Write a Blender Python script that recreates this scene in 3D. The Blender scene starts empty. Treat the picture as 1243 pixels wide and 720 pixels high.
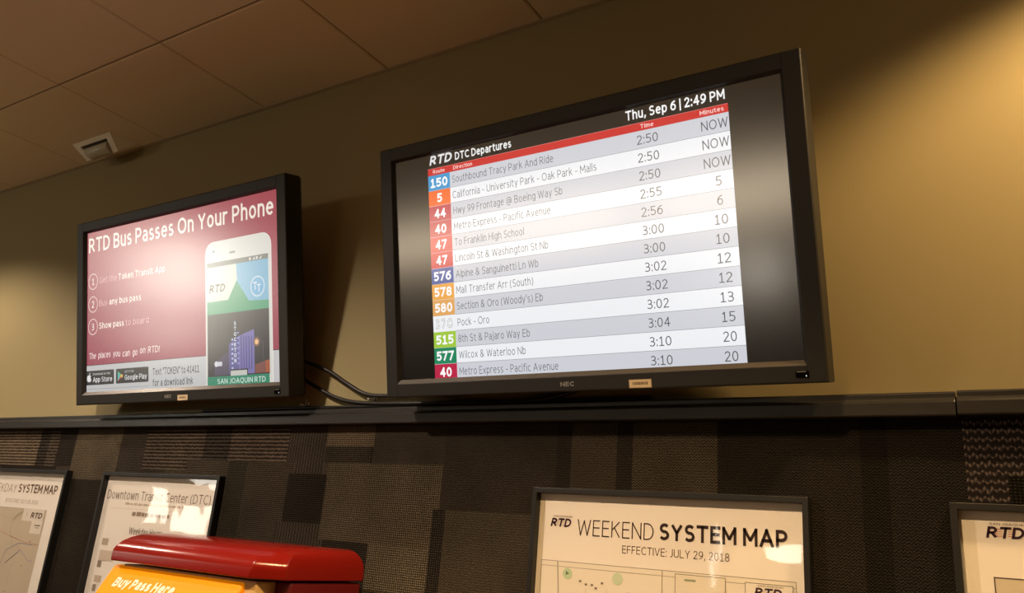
import bpy, bmesh, math, random
from mathutils import Vector, Matrix, Euler

S = bpy.context.scene
COL = S.collection
random.seed(11)

# ------------------------------------------------------------------ camera, world, exposure
H = 3.06                                   # ceiling height
cam_data = bpy.data.cameras.new('camera')
cam = bpy.data.objects.new('camera', cam_data)
COL.objects.link(cam)
cam_data.sensor_fit = 'HORIZONTAL'
cam_data.sensor_width = 36.0
cam_data.lens = 970.39 / 1243 * 36.0
cam_data.clip_start = 0.02
YAW, PITCH, ROLL = 0.57955, 0.29880, -0.08016
Rz = Matrix.Rotation(YAW, 3, 'Z'); Rx = Matrix.Rotation(PITCH, 3, 'X'); Ry = Matrix.Rotation(ROLL, 3, 'Y')
base = Matrix(((1, 0, 0), (0, 0, -1), (0, 1, 0)))      # camera -Z looks along +Y
cam.matrix_world = Matrix.Translation((2.32581, -1.74248, 1.55)) @ (Rz @ Rx @ Ry @ base).to_4x4()
S.camera = cam

S.view_settings.view_transform = 'Standard'
S.view_settings.look = 'None'
S.view_settings.exposure = 0.0
S.view_settings.gamma = 1.0
S.view_settings.use_curve_mapping = False

world = bpy.data.worlds.new('world'); S.world = world
world.use_nodes = True
world.node_tree.nodes['Background'].inputs[0].default_value = (1.0, 0.78, 0.52, 1)
world.node_tree.nodes['Background'].inputs[1].default_value = 0.02

WARM = (1.0, 0.64, 0.30)
SOFT = (1.0, 0.79, 0.62)
# ceiling downlights: x, y, watts, cone (degrees), blend, colour, point aimed at on the wall (None = straight down)
DOWNLIGHTS = [
    (2.80, -0.48, 160, 134, 0.42, WARM, None),
    (0.06, -1.68, 255, 146, 0.40, SOFT, None),
    (1.90, -1.60, 245, 114, 0.30, WARM, None),
    (-1.80, -0.90, 150, 137, 0.40, SOFT, None),
    (4.50, -1.60, 110, 114, 0.30, WARM, None),
]

# ------------------------------------------------------------------ helpers
def lin(c):
    def f(v):
        v /= 255.0
        return v / 12.92 if v <= 0.04045 else ((v + 0.055) / 1.055) ** 2.4
    return tuple(f(v) for v in c)

def pmat(name, color, rough=0.5, metal=0.0, spec=0.5, coat=0.0, emit=None, estr=0.0):
    m = bpy.data.materials.new(name); m.use_nodes = True
    b = m.node_tree.nodes['Principled BSDF']
    b.inputs['Base Color'].default_value = (*color, 1)
    b.inputs['Roughness'].default_value = rough
    b.inputs['Metallic'].default_value = metal
    b.inputs['Specular IOR Level'].default_value = spec
    b.inputs['Coat Weight'].default_value = coat
    if emit:
        b.inputs['Emission Color'].default_value = (*emit, 1)
        b.inputs['Emission Strength'].default_value = estr
    return m

def nd(m, typ, **kw):
    n = m.node_tree.nodes.new(typ)
    for k, v in kw.items():
        setattr(n, k, v)
    return n

def lk(m, a, b):
    m.node_tree.links.new(a, b)

def math_node(m, op, a, b=None):
    n = nd(m, 'ShaderNodeMath', operation=op)
    for i, v in enumerate((a, b)):
        if v is None: continue
        if isinstance(v, (int, float)): n.inputs[i].default_value = v
        else: lk(m, v, n.inputs[i])
    return n.outputs[0]

def add_bump(m, scale=200, strength=0.1, dist=0.001, detail=4, stretch=None):
    b = m.node_tree.nodes['Principled BSDF']
    tc = nd(m, 'ShaderNodeTexCoord'); no = nd(m, 'ShaderNodeTexNoise'); bu = nd(m, 'ShaderNodeBump')
    no.inputs['Scale'].default_value = scale; no.inputs['Detail'].default_value = detail
    bu.inputs['Strength'].default_value = strength; bu.inputs['Distance'].default_value = dist
    if stretch:
        mp = nd(m, 'ShaderNodeMapping'); mp.inputs['Scale'].default_value = stretch
        lk(m, tc.outputs['Object'], mp.inputs['Vector']); lk(m, mp.outputs[0], no.inputs['Vector'])
    else:
        lk(m, tc.outputs['Object'], no.inputs['Vector'])
    lk(m, no.outputs['Fac'], bu.inputs['Height']); lk(m, bu.outputs[0], b.inputs['Normal'])
    return no

class MB:
    """collects polygons for ONE mesh"""
    def __init__(self): self.v = []; self.f = []; self.c = []; self.k = []
    def face(self, pts, col=None, kind=0.0):
        i = len(self.v); self.v += [tuple(p) for p in pts]
        self.f.append(tuple(range(i, i + len(pts)))); self.c.append(col or (1, 1, 1)); self.k.append(kind)
    def solid(self, verts, faces, col=None):
        i = len(self.v); self.v += [tuple(p) for p in verts]
        for f in faces:
            self.f.append(tuple(i + q for q in f)); self.c.append(col or (1, 1, 1)); self.k.append(0.0)
    def box(self, x0, y0, z0, x1, y1, z1, col=None):
        v = [(x, y, z) for z in (z0, z1) for y in (y0, y1) for x in (x0, x1)]
        self.solid(v, [(0, 2, 3, 1), (4, 5, 7, 6), (0, 1, 5, 4), (2, 6, 7, 3), (0, 4, 6, 2), (1, 3, 7, 5)], col)
    def loft(self, rings, cap=True, col=None):
        n = len(rings[0]); verts = [p for r in rings for p in r]; faces = []
        for a in range(len(rings) - 1):
            for i in range(n):
                j = (i + 1) % n
                faces.append((a * n + i, a * n + j, (a + 1) * n + j, (a + 1) * n + i))
        if cap:
            faces.append(tuple(reversed(range(n)))); faces.append(tuple((len(rings) - 1) * n + i for i in range(n)))
        self.solid(verts, faces, col)
    def ringloft(self, rings, col=None):
        """rings of 4 corners each, lofted open (picture-frame shapes)"""
        self.loft(rings, cap=False, col=col)
    def cyl(self, c, r, h, n=32, axis='Z', r2=None):
        r2 = r if r2 is None else r2
        rings = []
        for k, rr in ((0, r), (h, r2)):
            ring = []
            for i in range(n):
                a = 2 * math.pi * i / n; u, w = rr * math.cos(a), rr * math.sin(a)
                ring.append({'Z': (c[0] + u, c[1] + w, c[2] + k), 'Y': (c[0] + u, c[1] + k, c[2] + w), 'X': (c[0] + k, c[1] + u, c[2] + w)}[axis])
            rings.append(ring)
        self.loft(rings)
    def tube(self, pts, r, n=10):
        pts = [Vector(p) for p in pts]; rings = []
        for i, p in enumerate(pts):
            t = (pts[min(i + 1, len(pts) - 1)] - pts[max(i - 1, 0)]).normalized()
            up = Vector((0, 0, 1)) if abs(t.z) < .9 else Vector((0, 1, 0))
            a = t.cross(up).normalized(); b = t.cross(a)
            rings.append([p + r * (math.cos(2 * math.pi * k / n) * a + math.sin(2 * math.pi * k / n) * b) for k in range(n)])
        self.loft(rings)
    def build(self, name, mat, parent=None, smooth=False, bevel=0, seg=2, colors=False, fixn=True, loc=None):
        me = bpy.data.meshes.new(name); me.from_pydata(self.v, [], self.f)
        if colors:
            me.attributes.new('ink', 'FLOAT_COLOR', 'CORNER'); me.attributes.new('weave', 'FLOAT', 'FACE')
            cols = []
            for c, f in zip(self.c, self.f): cols += [c[0], c[1], c[2], 1.0] * len(f)
            me.attributes['ink'].data.foreach_set('color', cols)
            me.attributes['weave'].data.foreach_set('value', self.k)
        elif fixn:
            bm = bmesh.new(); bm.from_mesh(me)
            bmesh.ops.remove_doubles(bm, verts=bm.verts, dist=1e-6)
            bmesh.ops.recalc_face_normals(bm, faces=bm.faces)
            bm.to_mesh(me); bm.free()
        me.materials.append(mat)
        o = bpy.data.objects.new(name, me); COL.objects.link(o)
        if loc: o.location = loc
        if parent: o.parent = parent
        if smooth:
            for p in me.polygons: p.use_smooth = True
            me.set_sharp_from_angle(angle=math.radians(38))
        if bevel:
            b = o.modifiers.new('bevel', 'BEVEL'); b.width = bevel; b.segments = seg; b.limit_method = 'ANGLE'; b.angle_limit = math.radians(40)
        return o

def rect_xz(hw, hh, y, cx=0, cz=0):
    return [(cx - hw, y, cz - hh), (cx + hw, y, cz - hh), (cx + hw, y, cz + hh), (cx - hw, y, cz + hh)]

def tag(o, label=None, cat=None, group=None, kind=None):
    if label: o['label'] = label
    if cat: o['category'] = cat
    if group: o['group'] = group
    if kind: o['kind'] = kind
    return o

def empty(name, loc, rot=(0, 0, 0)):
    o = bpy.data.objects.new(name, None); COL.objects.link(o)
    o.location = loc; o.rotation_euler = rot; o.empty_display_size = 0.1
    return o

def struct(o): return tag(o, kind='structure')

# ---- flat print: rectangles, shapes and lettering on thin layers of one sheet, facing -Y
# lettering drawn with a stroked sans serif: capitals are 1 high, lower case .74
def A_(cx, cy, rx, ry, a0, a1): return ('a', cx, cy, rx, ry, a0, a1)
GLYPHS = {
 ' ': (.16, []),
 'A': (.66, [[(0, 0), (.33, 1), (.66, 0)], [(.11, .33), (.55, .33)]]),
 'B': (.54, [[(0, .52), (.28, .52), A_(.28, .26, .26, .26, 90, -90), (0, 0), (0, 1), (.27, 1), A_(.27, .76, .22, .24, 90, -90)]]),
 'C': (.58, [[A_(.37, .5, .37, .5, 52, 308)]]),
 'D': (.62, [[(0, 0), (0, 1), (.22, 1), A_(.22, .5, .40, .5, 90, -90), (0, 0)]]),
 'E': (.46, [[(.46, 1), (0, 1), (0, 0), (.46, 0)], [(0, .53), (.42, .53)]]),
 'F': (.44, [[(.44, 1), (0, 1), (0, 0)], [(0, .51), (.40, .51)]]),
 'G': (.64, [[A_(.38, .5, .38, .5, 52, 312), (.64, .14), (.64, .47), (.40, .47)]]),
 'H': (.58, [[(0, 0), (0, 1)], [(.58, 0), (.58, 1)], [(0, .53), (.58, .53)]]),
 'I': (.0, [[(0, 0), (0, 1)]]),
 'J': (.28, [[(.28, 1), (.28, .22), A_(.10, .22, .18, .22, 0, -110)]]),
 'K': (.55, [[(0, 0), (0, 1)], [(.52, 1), (0, .44)], [(.17, .62), (.55, 0)]]),
 'L': (.44, [[(0, 1), (0, 0), (.44, 0)]]),
 'M': (.70, [[(0, 0), (0, 1), (.35, .28), (.70, 1), (.70, 0)]]),
 'N': (.60, [[(0, 0), (0, 1), (.60, 0), (.60, 1)]]),
 'O': (.72, [[A_(.36, .5, .36, .5, 0, 360)]]),
 'P': (.50, [[(0, 0), (0, 1), (.24, 1), A_(.24, .71, .26, .29, 90, -90), (0, .42)]]),
 'Q': (.72, [[A_(.36, .5, .36, .5, 0, 360)], [(.42, .05), (.62, -.2)]]),
 'R': (.56, [[(0, 0), (0, 1), (.24, 1), A_(.24, .73, .25, .27, 90, -90), (0, .46)], [(.24, .46), (.56, 0)]]),
 'S': (.50, [[A_(.27, .75, .24, .25, 42, 250), A_(.24, .26, .26, .26, 70, -140)]]),
 'T': (.58, [[(0, 1), (.58, 1)], [(.29, 1), (.29, 0)]]),
 'U': (.58, [[(0, 1), (0, .30), A_(.29, .30, .29, .30, 180, 360), (.58, 1)]]),
 'V': (.62, [[(0, 1), (.31, 0), (.62, 1)]]),
 'W': (.94, [[(0, 1), (.22, 0), (.47, .95), (.72, 0), (.94, 1)]]),
 'X': (.58, [[(0, 0), (.58, 1)], [(0, 1), (.58, 0)]]),
 'Y': (.58, [[(0, 1), (.29, .45), (.58, 1)], [(.29, .45), (.29, 0)]]),
 'Z': (.54, [[(0, 1), (.54, 1), (0, 0), (.54, 0)]]),
 'a': (.40, [[(.04, .64), A_(.18, .52, .21, .22, 115, 0), (.40, 0)], [(.40, .43), (.20, .42), A_(.17, .21, .17, .21, 90, 270), (.24, .01), (.40, .13)]]),
 'b': (.45, [[(0, 1.04), (0, 0)], [A_(.22, .37, .23, .37, 170, -170)]]),
 'c': (.38, [[A_(.25, .37, .25, .37, 55, 305)]]),
 'd': (.45, [[(.45, 1.04), (.45, 0)], [A_(.23, .37, .23, .37, 10, 350)]]),
 'e': (.46, [[(.02, .40), (.46, .40), A_(.24, .38, .23, .36, 5, 180), A_(.25, .37, .25, .37, 180, 312)]]),
 'f': (.28, [[(.30, 1.03), A_(.25, .85, .15, .19, 80, 180), (.10, 0)], [(0, .74), (.28, .74)]]),
 'g': (.45, [[A_(.23, .37, .23, .37, 10, 350)], [(.45, .74), (.45, -.05), A_(.23, -.05, .22, .20, 0, -150)]]),
 'h': (.42, [[(0, 1.04), (0, 0)], [(0, .50), A_(.21, .49, .21, .25, 150, 0), (.42, 0)]]),
 'i': (.0, [[(0, .74), (0, 0)], [(0, .94), (0, 1.03)]]),
 'j': (.10, [[(.10, .74), (.10, -.05), A_(-.02, -.05, .12, .20, 0, -100)], [(.10, .94), (.10, 1.03)]]),
 'k': (.42, [[(0, 1.04), (0, 0)], [(.38, .74), (0, .34)], [(.13, .47), (.42, 0)]]),
 'l': (.0, [[(0, 1.04), (0, 0)]]),
 'm': (.70, [[(0, .74), (0, 0)], [(0, .50), A_(.175, .49, .175, .25, 150, 0), (.35, 0)], [(.35, .50), A_(.525, .49, .175, .25, 150, 0), (.70, 0)]]),
 'n': (.42, [[(0, .74), (0, 0)], [(0, .50), A_(.21, .49, .21, .25, 150, 0), (.42, 0)]]),
 'o': (.47, [[A_(.235, .37, .235, .37, 0, 360)]]),
 'p': (.45, [[(0, .74), (0, -.26)], [A_(.22, .37, .23, .37, 170, -170)]]),
 'q': (.45, [[(.45, .74), (.45, -.26)], [A_(.23, .37, .23, .37, 10, 350)]]),
 'r': (.27, [[(0, .74), (0, 0)], [(0, .48), A_(.22, .48, .22, .25, 165, 75)]]),
 's': (.36, [[A_(.19, .56, .17, .18, 45, 255), A_(.17, .19, .19, .19, 70, -140)]]),
 't': (.28, [[(.09, .95), (.09, .20), A_(.25, .20, .16, .20, 180, 285)], [(0, .74), (.27, .74)]]),
 'u': (.42, [[(0, .74), (0, .25), A_(.21, .25, .21, .25, 180, 330), (.42, .24)], [(.42, .74), (.42, 0)]]),
 'v': (.44, [[(0, .74), (.22, 0), (.44, .74)]]),
 'w': (.66, [[(0, .74), (.16, 0), (.33, .70), (.50, 0), (.66, .74)]]),
 'x': (.43, [[(0, 0), (.43, .74)], [(0, .74), (.43, 0)]]),
 'y': (.44, [[(0, .74), (.22, .02)], [(.44, .74), (.14, -.26)]]),
 'z': (.38, [[(0, .74), (.38, .74), (0, 0), (.38, 0)]]),
 '0': (.48, [[A_(.24, .5, .24, .5, 0, 360)]]),
 '1': (.40, [[(.03, .80), (.21, 1), (.21, 0)], [(.02, 0), (.40, 0)]]),
 '2': (.46, [[(.02, .84), A_(.22, .74, .22, .26, 150, -30), (.0, 0), (.46, 0)]]),
 '3': (.46, [[A_(.20, .76, .22, .24, 140, -90), (.12, .52)], [(.20, .52), A_(.20, .26, .26, .26, 90, -140)]]),
 '4': (.52, [[(.38, 0), (.38, 1), (0, .29), (.52, .29)]]),
 '5': (.46, [[(.44, 1), (.06, 1), (.05, .56), A_(.20, .32, .26, .30, 110, -140)]]),
 '6': (.48, [[(.42, .97), A_(.42, .40, .42, .57, 100, 180), A_(.24, .32, .24, .32, 180, 540)]]),
 '7': (.48, [[(0, 1), (.48, 1), (.14, 0)]]),
 '8': (.48, [[A_(.24, .75, .21, .25, -90, 270), A_(.24, .26, .24, .26, 90, 450)]]),
 '9': (.48, [[(.06, .03), A_(.06, .60, .42, .57, -80, 0), A_(.24, .68, .24, .32, 0, 360)]]),
 ':': (.0, [[(0, 0), (0, .08)], [(0, .62), (0, .70)]]), '.': (.0, [[(0, 0), (0, .08)]]), ',': (.06, [[(.06, .06), (0, -.16)]]),
 '-': (.26, [[(0, .38), (.26, .38)]]), '|': (.0, [[(0, -.2), (0, 1.05)]]), '!': (.0, [[(0, 1), (0, .30)], [(0, 0), (0, .08)]]),
 "'": (.0, [[(0, 1.04), (0, .74)]]), '(': (.20, [[A_(.34, .40, .34, .66, 120, 240)]]), ')': (.20, [[A_(-.14, .40, .34, .66, 60, -60)]]),
 '\u201c': (.22, [[(.08, 1.04), (0, .80)], [(.22, 1.04), (.14, .80)]]), '\u201d': (.22, [[(.08, 1.04), (0, .80)], [(.22, 1.04), (.14, .80)]]),
 '&': (.64, [[(.64, 0), (.14, .62), A_(.26, .79, .18, .21, 215, -50), (.12, .45), A_(.24, .24, .24, .25, 120, 300), (.58, .46)]]),
 '@': (.90, [[A_(.45, .38, .17, .22, 30, 330), ], [(.62, .62), (.62, .24), A_(.74, .26, .13, .11, 190, 330), A_(.45, .38, .43, .58, -5, 290)]]),
}
def stroke_pts(items):
    out = []
    for it in items:
        if it[0] == 'a':
            _, cx, cy, rx, ry, a0, a1 = it; n = max(3, int(abs(a1 - a0) / 22.5))
            out += [(cx + rx * math.cos(math.radians(a0 + (a1 - a0) * i / n)), cy + ry * math.sin(math.radians(a0 + (a1 - a0) * i / n))) for i in range(n + 1)]
        else: out.append(it)
    res = [out[0]]
    for p in out[1:]:
        if math.hypot(p[0] - res[-1][0], p[1] - res[-1][1]) > 1e-4: res.append(p)
    return res
def split_sharp(strokes):
    out = []
    for st in strokes:
        P = stroke_pts(st); cur = [P[0]]
        for i in range(1, len(P)):
            cur.append(P[i])
            if i < len(P) - 1:
                d1 = (Vector(P[i]) - Vector(P[i - 1])).normalized(); d2 = (Vector(P[i + 1]) - Vector(P[i])).normalized()
                if d1.dot(d2) < -.2: out.append(cur); cur = [P[i]]
        out.append(cur)
    return out
_glyph = {}
def glyph_mesh(s, weight):
    """(vertices, faces) of a line of lettering; weight 0 = regular, .03 = bold, -.01 = light"""
    key = (s, weight)
    if key in _glyph: return _glyph[key]
    weight, thin = weight if isinstance(weight, tuple) else (weight, 1.0)
    sw = max(.055, .108 + 3.0 * weight); ky = 1 - sw; V = []; F = []; pen = 0.0; gap = .155 - max(0, sw - .11) * .35
    wide = 1 + max(0, weight) * 2.2
    for ch in s:
        w, strokes = GLYPHS[ch]; w *= wide
        for st in split_sharp(strokes):
            P = [(pen + sw / 2 + x * wide, sw / 2 + y * ky) for x, y in st]
            closed = math.hypot(P[0][0] - P[-1][0], P[0][1] - P[-1][1]) < 1e-3
            if closed: P = P[:-1]
            n = len(P); L = []
            for i in range(n):
                a = P[i - 1] if (i > 0 or closed) else None; b_ = P[(i + 1) % n] if (i < n - 1 or closed) else None
                d1 = (Vector(P[i]) - Vector(a)).normalized() if a else None; d2 = (Vector(b_) - Vector(P[i])).normalized() if b_ else None
                d1 = d1 or d2; d2 = d2 or d1
                n1, n2 = Vector((-d1.y, d1.x)), Vector((-d2.y, d2.x)); m = n1 + n2
                if m.length < .35: m = n1; k = 1
                else: m.normalize(); k = min(1 / max(m.dot(n1), .3), 1.7)
                o = m * (sw / 2 * k * thin)
                e = (0, 0)
                if not closed and i in (0, n - 1):   # butt ends reach the full cap height
                    t = (d2 if i == 0 else d1) * (sw / 2 * (-1 if i == 0 else 1)) * (1.0 if abs((d2 if i == 0 else d1).y) > .9 or abs((d2 if i == 0 else d1).x) > .95 else .35); e = (t.x, t.y)
                L.append(((P[i][0] + o.x + e[0], P[i][1] + o.y + e[1]), (P[i][0] - o.x + e[0], P[i][1] - o.y + e[1])))
            i0 = len(V)
            for a, b_ in L: V += [a, b_]
            for i in range(n if closed else n - 1):
                j = (i + 1) % n; F.append((i0 + 2 * i, i0 + 2 * i + 1, i0 + 2 * j + 1, i0 + 2 * j))
        pen += w + (sw if strokes else 0) + gap
    _glyph[key] = (V, F)
    return _glyph[key]
def cap_height(): return 1.0

class Print(MB):
    STEP = 0.00025
    def __init__(self, y=0.0, clip=None): super().__init__(); self.y = y; self.clip = clip
    def yy(self, L): return self.y - L * self.STEP
    def _clip(self, pts):
        if not self.clip: return pts
        x0, z0, x1, z1 = self.clip
        for ax, lim, sg in ((0, x0, 1), (0, x1, -1), (1, z0, 1), (1, z1, -1)):
            out = []
            for i, p in enumerate(pts):
                q = pts[(i + 1) % len(pts)]
                ip, iq = sg * (p[ax] - lim) >= 0, sg * (q[ax] - lim) >= 0
                if ip: out.append(p)
                if ip != iq:
                    t = (lim - p[ax]) / (q[ax] - p[ax]); out.append((p[0] + t * (q[0] - p[0]), p[1] + t * (q[1] - p[1])))
            pts = out
            if len(pts) < 3: return []
        return pts
    def poly(self, pts, col, L=1):
        pts = self._clip(list(pts))
        if len(pts) < 3: return
        a = sum(pts[i][0] * pts[(i + 1) % len(pts)][1] - pts[(i + 1) % len(pts)][0] * pts[i][1] for i in range(len(pts)))
        if a < 0: pts = pts[::-1]
        self.face([(x, self.yy(L), z) for x, z in pts], lin(col))
    def rect(self, x0, z0, x1, z1, col, L=1): self.poly([(x0, z0), (x1, z0), (x1, z1), (x0, z1)], col, L)
    def circ(self, cx, cz, r, col, L=1, n=24, rz=None):
        rz = rz or r
        self.poly([(cx + r * math.cos(2 * math.pi * i / n), cz + rz * math.sin(2 * math.pi * i / n)) for i in range(n)], col, L)
    def ring(self, cx, cz, r, w, col, L=1, n=28):
        P = lambda rr, i: (cx + rr * math.cos(2 * math.pi * i / n), cz + rr * math.sin(2 * math.pi * i / n))
        for i in range(n): self.poly([P(r, i), P(r, i + 1), P(r - w, i + 1), P(r - w, i)], col, L)
    def rrect(self, x0, z0, x1, z1, r, col, L=1, corners=(1, 1, 1, 1)):
        pts = []
        for (cx, cz, a0, on) in ((x1 - r, z1 - r, 0, corners[0]), (x0 + r, z1 - r, 90, corners[1]), (x0 + r, z0 + r, 180, corners[2]), (x1 - r, z0 + r, 270, corners[3])):
            if on: pts += [(cx + r * math.cos(math.radians(a0 + 15 * i)), cz + r * math.sin(math.radians(a0 + 15 * i))) for i in range(7)]
            else: pts.append((x1 if a0 in (0, 270) else x0, z1 if a0 in (0, 90) else z0))
        self.poly(pts, col, L)
    def line(self, x0, z0, x1, z1, w, col, L=1):
        d = Vector((x1 - x0, z1 - z0)); n = Vector((-d.y, d.x)).normalized() * w / 2
        self.poly([(x0 + n.x, z0 + n.y), (x1 + n.x, z1 + n.y), (x1 - n.x, z1 - n.y), (x0 - n.x, z0 - n.y)], col, L)
    def path(self, pts, w, col, L=1):
        for a, b in zip(pts, pts[1:]): self.line(*a, *b, w, col, L)
    def frame(self, x0, z0, x1, z1, w, col, L=1):
        self.rect(x0, z1 - w, x1, z1, col, L); self.rect(x0, z0, x1, z0 + w, col, L)
        self.rect(x0, z0 + w, x0 + w, z1 - w, col, L); self.rect(x1 - w, z0 + w, x1, z1 - w, col, L)
    def text(self, s, x0, z, cap, col, L=3, x1=None, weight=0.0, shear=0.0, align='L', tilt=0.0, fallw=1.0):
        v, f = glyph_mesh(s, weight)
        if not v: return
        k = cap / cap_height()
        mn = min(p[0] for p in v); mx = max(p[0] for p in v)
        kx = (x1 - x0) / (mx - mn) if x1 is not None else k * fallw
        w = (mx - mn) * kx
        off = {'L': 0, 'C': -w / 2, 'R': -w}[align] if x1 is None else 0
        ct, st = math.cos(tilt), math.sin(tilt)
        i0 = len(self.v)
        for px, pz in v:
            lx, lz = (px - mn) * kx + shear * pz * k + off, pz * k
            self.v.append((x0 + lx * ct - lz * st, self.yy(L), z + lx * st + lz * ct))
        c = lin(col)
        for fc in f:
            self.f.append(tuple(i0 + q for q in fc)); self.c.append(c); self.k.append(0.0)
    def rtd(self, x0, x1, z, cap, col, L=3, small=True, smallcol=None, stripes=None):
        """slanted three letter transit wordmark with speed lines and the small line above"""
        self.text('RTD', x0, z, cap, col, L, x1=x1 - cap * .22, weight=.035, shear=.22)
        w = x1 - x0
        if stripes:
            for j in range(4):
                zz = z + cap * (.16 + .2 * j)
                self.rect(x0 + w * .22, zz, x0 + w * .42, zz + cap * .07, stripes, L - 1)
                self.rect(x0 + w * .56, zz, x0 + w * .72, zz + cap * .07, stripes, L - 1)
        if small: self.text('SAN JOAQUIN', x0 + w * .12, z + cap * 1.13, cap * .2, smallcol or col, L, x1=x1, weight=.01)

# ------------------------------------------------------------------ materials
def ink_mat(name, emit=0.0, rough=0.8, spec=0.3):
    m = pmat(name, (0, 0, 0), rough, spec=spec, coat=1.0 if emit > 0 else 0)
    m.node_tree.nodes['Principled BSDF'].inputs['Coat IOR'].default_value = 3.0 if emit > 0 else 1.5
    m.node_tree.nodes['Principled BSDF'].inputs['Coat Roughness'].default_value = rough
    a = nd(m, 'ShaderNodeAttribute'); a.attribute_name = 'ink'
    b = m.node_tree.nodes['Principled BSDF']
    if emit > 0:
        lk(m, a.outputs['Color'], b.inputs['Emission Color']); b.inputs['Emission Strength'].default_value = emit
        b.inputs['Base Color'].default_value = (0.006, 0.006, 0.007, 1)
    else:
        lk(m, a.outputs['Color'], b.inputs['Base Color'])
    return m

M = {}
M['wall'] = pmat('wall_paint_tan', (0.322, 0.270, 0.137), 0.62, spec=0.25)
add_bump(M['wall'], 260, 0.12, 0.0008)
M['tile'] = pmat('ceiling_tile', (0.82, 0.70, 0.50), 0.95, spec=0.1)
add_bump(M['tile'], 420, 0.35, 0.001, 6)
M['grid'] = pmat('ceiling_grid_gap', (0.26, 0.21, 0.14), 0.8)
M['angle'] = pmat('ceiling_angle', (0.5, 0.42, 0.28), 0.7)
M['rail'] = pmat('black_gloss_paint', (0.023, 0.022, 0.019), 0.3, spec=0.4, coat=0.0)
def rail_brush(m):
    no = add_bump(m, 40, 0.10, 0.0012, 5, (0.35, 1, 2.2))
    ra = nd(m, 'ShaderNodeMapRange'); ra.inputs['To Min'].default_value = 0.24; ra.inputs['To Max'].default_value = 0.42
    lk(m, no.outputs['Fac'], ra.inputs['Value']); lk(m, ra.outputs[0], m.node_tree.nodes['Principled BSDF'].inputs['Roughness'])
rail_brush(M['rail'])
M['bezel'] = pmat('bezel_black_plastic', (0.018, 0.0175, 0.0145), 0.45, spec=0.5)
add_bump(M['bezel'], 900, 0.08, 0.0003)
M['lip'] = pmat('bezel_lip_lit', (0.085, 0.075, 0.060), 0.35, spec=0.5)  # bezel plastic paled to stand for ceiling light caught on the slope
M['chassis'] = pmat('chassis_black_metal', (0.010, 0.010, 0.010), 0.55, spec=0.3)
M['screen_bright'] = ink_mat('lcd_departures', 1.28, 0.19, 1.0)
M['screen_dim'] = ink_mat('lcd_advert', 1.04, 0.23, 1.0)
M['paper'] = ink_mat('printed_paper', 0.0, 0.75, 0.25)
M['label'] = ink_mat('printed_label', 0.0, 0.5, 0.4)
M['frame'] = pmat('poster_frame_black', (0.014, 0.0135, 0.012), 0.40, spec=0.35)
M['cable'] = pmat('cable_rubber', (0.012, 0.011, 0.010), 0.4)
M['clip'] = pmat('clear_clip', (0.75, 0.75, 0.72), 0.2)
M['red'] = pmat('red_gloss_enamel', (0.22, 0.010, 0.006), 0.2, spec=0.3, coat=0.0)
M['cabred'] = pmat('cabinet_dark_red', (0.13, 0.006, 0.008), 0.4)
M['cream'] = pmat('cream_panel', (0.72, 0.48, 0.18), 0.5)
M['ir'] = pmat('infrared_window', (0.003, 0.003, 0.003), 0.08)
M['led'] = pmat('led_lamp', (0.4, 0.4, 0.4), 0.3, emit=(0.8, 0.9, 1), estr=.5)
M['silver'] = pmat('silver_print', (0.42, 0.41, 0.38), 0.35, 0.4)
M['sensor'] = pmat('sensor_white_plastic', (0.86, 0.80, 0.66), 0.5)
M['lens'] = pmat('sensor_lens', (0.55, 0.53, 0.42), 0.4)
M['slot'] = pmat('sensor_slot_dark', (0.06, 0.05, 0.035), 0.7)
M['lamp_trim'] = pmat('downlight_trim', (0.75, 0.72, 0.66), 0.5)
M['lamp_lens'] = pmat('downlight_lens', (0.8, 0.8, 0.8), 0.4, emit=(1, .75, .45), estr=6)
M['winframe'] = pmat('window_frame_bronze', (0.05, 0.04, 0.03), 0.4, 0.5)
M['daylight'] = pmat('daylit_window_pane', (0.3, 0.3, 0.3), 0.1, emit=(1.0, 0.91, 0.76), estr=8)
M['daylight_high'] = pmat('sunlit_window_pane', (0.3, 0.3, 0.3), 0.1, emit=(1.0, 0.93, 0.80), estr=8)
M['transom'] = pmat('frosted_transom_pane', (0.3, 0.3, 0.3), 0.3, emit=(1.0, 0.80, 0.56), estr=3.5)
M['floor'] = pmat('floor_tile', (0.22, 0.17, 0.12), 0.35)
def floor_tiles(m):
    tc = nd(m, 'ShaderNodeTexCoord'); br = nd(m, 'ShaderNodeTexBrick'); br.offset = 0
    for k, v in dict(Scale=1.0).items(): br.inputs[k].default_value = v
    br.inputs['Brick Width'].default_value = .45; br.inputs['Row Height'].default_value = .45; br.inputs['Mortar Size'].default_value = .004
    br.inputs['Color1'].default_value = (.15, .096, .052, 1); br.inputs['Color2'].default_value = (.12, .078, .042, 1); br.inputs['Mortar'].default_value = (.06, .05, .04, 1)
    lk(m, tc.outputs['Object'], br.inputs['Vector']); lk(m, br.outputs['Color'], m.node_tree.nodes['Principled BSDF'].inputs['Base Color'])
floor_tiles(M['floor'])

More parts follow.
